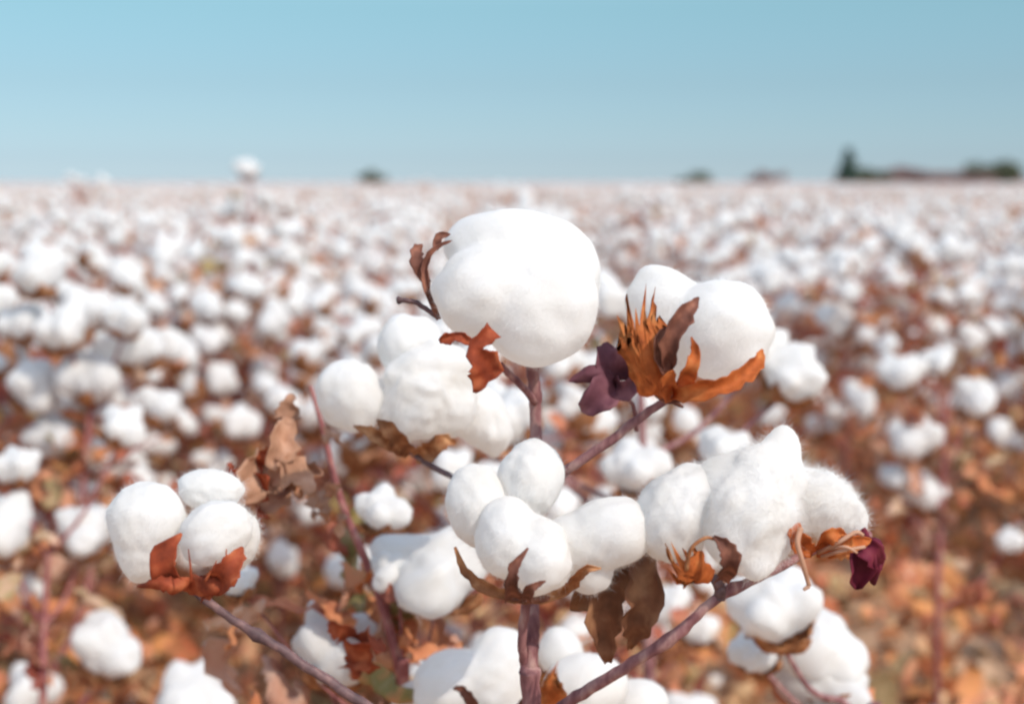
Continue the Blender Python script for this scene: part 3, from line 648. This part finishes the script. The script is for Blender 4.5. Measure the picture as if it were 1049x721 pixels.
withered(p2, 'tan', 9, 292, 482, 15, 17, 0.90, 'shrivelled tan leaves', 61, 27)
withered(p2, 'tan', 4, 284, 476, 8, 8, 0.88, 'crumpled pale tan leaf', 66, 46)
withered(p2, 'tan', 7, 345, 490, 12, 24, 0.97, 'shrivelled pinkish leaves along the red stem', 62, 22)
withered(p2, 'rust', 6, 262, 488, 9, 13, 0.88, 'dark rust withered leaves', 63, 26)
withered(p2, 'rust', 5, 365, 668, 9, 12, 0.92, 'rust leaves beside a low boll', 64, 30)
near_plant(foot(668, 1.36), 'blurred cotton plant right behind the two upper sharp bolls',
           [(665, 760), (662, 600), (658, 460), (656, 392)], [(808, 388, 66, .4), (776, 360, 60, .2), (650, 485, 62, -.3), (528, 432, 66, -.5), (505, 415, 46, -.4), (745, 470, 60, .3)], 1.36, stem_mat='stem', leaves=18, seed=43, r0=5.5, r1=4)
near_plant(foot(870, 1.12), 'cotton plant at the bottom right with a drooping chain of soft white bolls',
           [(900, 790), (880, 740), (860, 715)], [(795, 630, 88, -.2), (830, 672, 96, .1), (850, 716, 90, .3), (775, 672, 50, -.5)], 1.12, leaves=4, seed=44, stem_mat='stem')
near_plant((-0.62, 1.62), 'cotton plant by the left edge with low bolls over the leaf litter',
           [(40, 760), (45, 640), (50, 560)], [(4, 545, 74, -.2), (84, 548, 62, .2), (107, 667, 74, .3), (196, 722, 84, .4), (20, 480, 44, 0), (125, 440, 46, .3)], 1.6, leaves=34, seed=45, r0=4, r1=2.6)
near_plant((-0.88, 2.0), 'tall cotton plant with large stacked bolls in the row to the left',
           [(78, 640), (85, 500), (95, 390)], [(130, 358, 62, .2), (92, 388, 64, -.1), (66, 340, 56, -.2), (40, 286, 50, -.2), (55, 452, 58, -.3), (128, 330, 44, .2), (20, 335, 44, -.3), (165, 420, 42, .4)], 2.0, leaves=44, seed=46, r0=3.4, r1=2.2)
near_plant(foot(262, 5.6), 'cotton plant whose single pale boll tip pokes above the horizon', [(262, 330), (260, 250), (256, 190)], [(255, 175, 24, 0), (272, 205, 20, .3), (240, 215, 20, -.3), (262, 240, 20, .2)], 5.6, leaves=24, seed=48, r0=1.4, r1=1.0)
near_plant((0.72, 2.3), 'cotton plant with two round bolls at the edge of the right-hand alley',
           [(960, 640), (965, 520), (970, 400)], [(998, 411, 50, .2), (921, 385, 46, -.2), (937, 452, 50, -.1), (915, 490, 30, -.3), (945, 508, 46, .1), (960, 372, 34, 0), (1035, 556, 30, .3)], 2.3, leaves=44, seed=47, r0=3, r1=2)

# ------------------------------------------------------------------ the field in rows: the nearest plants are individuals
def zone_label(x, y):
    side = 'left of' if x < -0.5 else ('right of' if x > 0.5 else 'directly behind')
    if y < 3.2: return 'blurred cotton plant with big open bolls in the near rows %s the sharp plant' % side
    if y < 6: return 'white bolled cotton plant in the middle distance of the rows %s the sharp plant' % side
    return 'small pale cotton plant far back in the rows %s the sharp plant' % side
rf = np.random.default_rng(5); cand = []; rest = []
for k in range(-60, 61):
    x0 = k * 0.82 + 0.02
    y = 1.55 + rf.random() * 0.2
    while y < 75:
        x = x0 + rf.normal(0, 0.07)
        if k <= 0 and y > 2.5 and y < 7 and rf.random() < 0.45: x -= 0.40
        hw = 0.40 * y + 0.25
        near_ok = True
        if (k == -1 and y < 1.95) or (k == 1 and y < 3.3) or (k == 0 and y < 1.8): near_ok = False
        if k == 0 and y < 1.5: near_ok = False
        if abs(x) < hw + 1.2 and near_ok:
            (cand if abs(x) < hw else rest).append((x, y, rf.uniform(0, 6.28), rf.uniform(0.86, 1.04) * (rf.uniform(1.05, 1.13) if (y > 7 and x < 0 and rf.random() < .12) else 1) * (0.88 if k == 0 and y < 4 else 1), int(rf.integers(len(KINDS))), k))
        y += rf.uniform(0.14, 0.26) * (1 + y / 40) * (0.72 if k <= 0 and y < 7 else 1)
cand.sort(key=lambda c: c[1])
N_IND = 290
ORD = 'first second third fourth fifth sixth seventh eighth ninth tenth eleventh twelfth thirteenth fourteenth'.split()
count = {}
def row_label(k, n):
    if k == 0: return 'blurred cotton plant, %s back in the row straight behind the sharp plant' % ORD[n]
    return 'blurred cotton plant, %s back in the %s row %s of the sharp plant' % (ORD[n], ORD[abs(k) - 1], 'left' if k < 0 else 'right')
for x, y, rz, sc, kd, k in cand[:N_IND]:
    n = count.get(k, 0); count[k] = n + 1
    lb = row_label(k, n) if y < 4.6 and n < 14 and abs(k) < 4 else zone_label(x, max(y, 4.7))
    place_plant(KINDS[kd], x, y, rz, sc, lb, 'cotton plants of the field', burs=y < 3.5)
far = [c for c in cand[N_IND:]] + [c for c in rest if c[1] < 20]
print('individual field plants to y =', cand[N_IND - 1][1], 'rest', len(far))

def build_far_crop():
    sub = {}
    for level, n in ((2, 0), (1, 1)):
        for s in range(6):
            a = MB(); boll_lint(a, s + 20, level); sub[(n, s)] = (np.vstack(a.V), np.vstack(a.F))
    lint = MB(); leaf = MB(); stems = MB(); r = np.random.default_rng(8)
    for x, y, rz, sc, kd, k in far:
        K = KINDS[kd]; c, s = math.cos(rz), math.sin(rz); Rz = np.array([[c, -s, 0], [s, c, 0], [0, 0, 1]]); n = 0 if y < 22 else 1
        for p, d, sp, q, v in K.bolls:
            if (y > 30 and p[2] < 0.35) or r.random() < 0.22: continue
            V, F = sub[(n, v % 6)]; A = axes_from(d); lint.add(((V * q) @ A @ Rz.T + p @ Rz.T) * sc + [x, y, 0], F)
        if y < 60:
            V = np.vstack(K.foliage_mb.V); F = np.vstack(K.foliage_mb.F); leaf.add(V @ Rz.T * sc + [x, y, 0], F)
        else:
            V = np.vstack(K.foliage_mb.V)[:480]; F = np.vstack(K.foliage_mb.F)[:240]; leaf.add(V @ Rz.T * sc * [1.2, 1.2, 1] + [x, y, 0], F)
    m = MB(); m.V = lint.V; m.F = lint.F; m.MI = lint.MI; m.n = lint.n
    V = np.vstack(leaf.V); F = np.vstack(leaf.F); m.add(V, F, 1)
    link('distant_cotton_crop', m.mesh('distant_cotton_crop', [M['lint_far'], M['foliage']]), kind='stuff', cat='cotton crop', label='mass of far cotton plants merging into a white band below the horizon')
build_far_crop()
def build_far_canopy():
    ys = np.concatenate([np.arange(70, 110, 0.5), np.arange(110, 200, 1.5), np.linspace(200, 290, 30), np.linspace(300, 1400, 40)]); xs = np.linspace(-1, 1, 161)
    Y, U = np.meshgrid(ys, xs, indexing='ij'); X = U * (Y * 0.5 + 20)
    P = np.stack([X, Y, np.zeros_like(X)], -1); z = 0.72 + 0.05 * Wave(5, 20, 6)(P.reshape(-1, 3)).reshape(X.shape) + 0.05 * rng.normal(size=X.shape)
    z[0] = 0; z[-1] = 0; z[:, 0] = 0; z[:, -1] = 0; P[..., 2] = z
    mb = MB(); mb.grid(P); link('far_cotton_field', mb.mesh('far_cotton_field', M['far_canopy']), kind='stuff', cat='cotton crop', label='farthest part of the cotton field, a pale strip under the trees')
build_far_canopy()

rl = np.random.default_rng(21)
for i in range(46):
    y = rl.uniform(2.4, 6.0); x = rl.uniform(-.42, .42) * y
    o = link('lint_tuft', BOLL[i % N_BOLL], None, (x, y, float(furrow(np.array(x))) + .022), 'tuft of white lint dropped on the dry leaves between the rows', 'lint tuft', 'dropped tufts of lint', rot=tuple(rl.uniform(0, 6, 3)))
    q = rl.uniform(.35, .75); o.scale = (q, q * rl.uniform(.6, 1), q * rl.uniform(.5, .8))
# ------------------------------------------------------------------ trees on the horizon
def tree(name, x, y, h, w, mat, label, cat, conical=False, seed=0, group=None, trunk_h=0.25):
    r = np.random.default_rng(seed)
    o = bpy.data.objects.new(name, None); COL.objects.link(o); o.location = (x, y, 0); o['label'] = label; o['category'] = cat
    if group: o['group'] = group
    t = MB(); t.tube([[0, 0, -0.1], [0.05, 0, h * .4], [0, 0.05, h * .85]], [0.05 * h, 0.03 * h, 0.008 * h], 7)
    for k in range(7):
        a = k * 2.4; z0 = h * (0.25 + 0.08 * k); l = w * 0.4 * (1 - 0.09 * k); t.tube([[0, 0, z0], [math.cos(a) * l * .5, math.sin(a) * l * .5, z0 + l * .3], [math.cos(a) * l, math.sin(a) * l, z0 + l * .5]], [.02 * h, .012 * h, .004 * h], 5)
    link('trunk', t.mesh('trunk', M['trunk']), o)
    n = 1500; mb = MB(); d = r.normal(size=(n, 3)); d /= np.linalg.norm(d, axis=1)[:, None]
    if conical:
        z = r.random(n) ** 1.5; rad = (1 - z) * w / 2 * np.sqrt(r.random(n)) * (0.75 + 0.4 * r.random(n)); a = r.uniform(0, 6.28, n)
        c = np.stack([np.cos(a) * rad, np.sin(a) * rad, h * (0.08 + 0.92 * z)], -1)
    else:
        cl = np.stack([r.normal(0, w * .24, 9), r.normal(0, w * .24, 9), r.uniform(h * .35, h * .8, 9)], -1); k = r.integers(0, 9, n)
        c = cl[k] + d * (r.random(n) ** 0.4)[:, None] * np.array([w * .26, w * .26, h * .24]); c[:, 2] = np.clip(c[:, 2], h * .05, None)
    leaf_batch(mb, c, lambda q: r.uniform(.07, .16, q) * h, r, lambda q: r.normal(0, 1, q))
    link('crown', mb.mesh('crown', M[mat]), o)
DT = 300.0
def hx(px): return (px - 524.5) / FPX * DT
tree('conifer', hx(866), DT, 7.6, 5.2, 'conifer', 'tall dark conifer on the horizon, highest of the far trees', 'tree', True, 1)
tree('shrub', hx(887), DT + 4, 4.0, 6.5, 'olive_tree', 'low olive bush just right of the tall conifer on the horizon', 'bush', False, 2)
tree('shrub', hx(903), DT + 5, 3.2, 6, 'olive_tree', 'smallest olive bush between the conifer and the rust trees', 'bush', False, 3)
for i in range(13):
    tree('autumn_tree', hx(912 + i * 12), DT + 20 + (i % 3) * 4, 3.2 + (1.3 if i == 4 else 0.5 * (i % 2)), 8.5, 'rust_tree', 'rust brown tree in the low line along the right horizon', 'tree', False, 10 + i, 'rust brown trees on the horizon')
tree('broad_tree', hx(1024), DT, 5.2, 9.5, 'olive_tree', 'wide dark green tree at the right end of the horizon', 'tree', False, 30)
tree('shrub', hx(733), DT + 30, 3.4, 8, 'olive_tree', 'grey green bush on the horizon above the right boll', 'bush', False, 31)
tree('shrub', hx(806), DT + 30, 3.8, 6, 'rust_tree', 'brownish bush on the horizon left of the conifer', 'bush', False, 32)
tree('shrub', hx(366), DT + 30, 3.8, 6, 'olive_tree', 'lone green bush on the horizon left of the top boll', 'bush', False, 33)
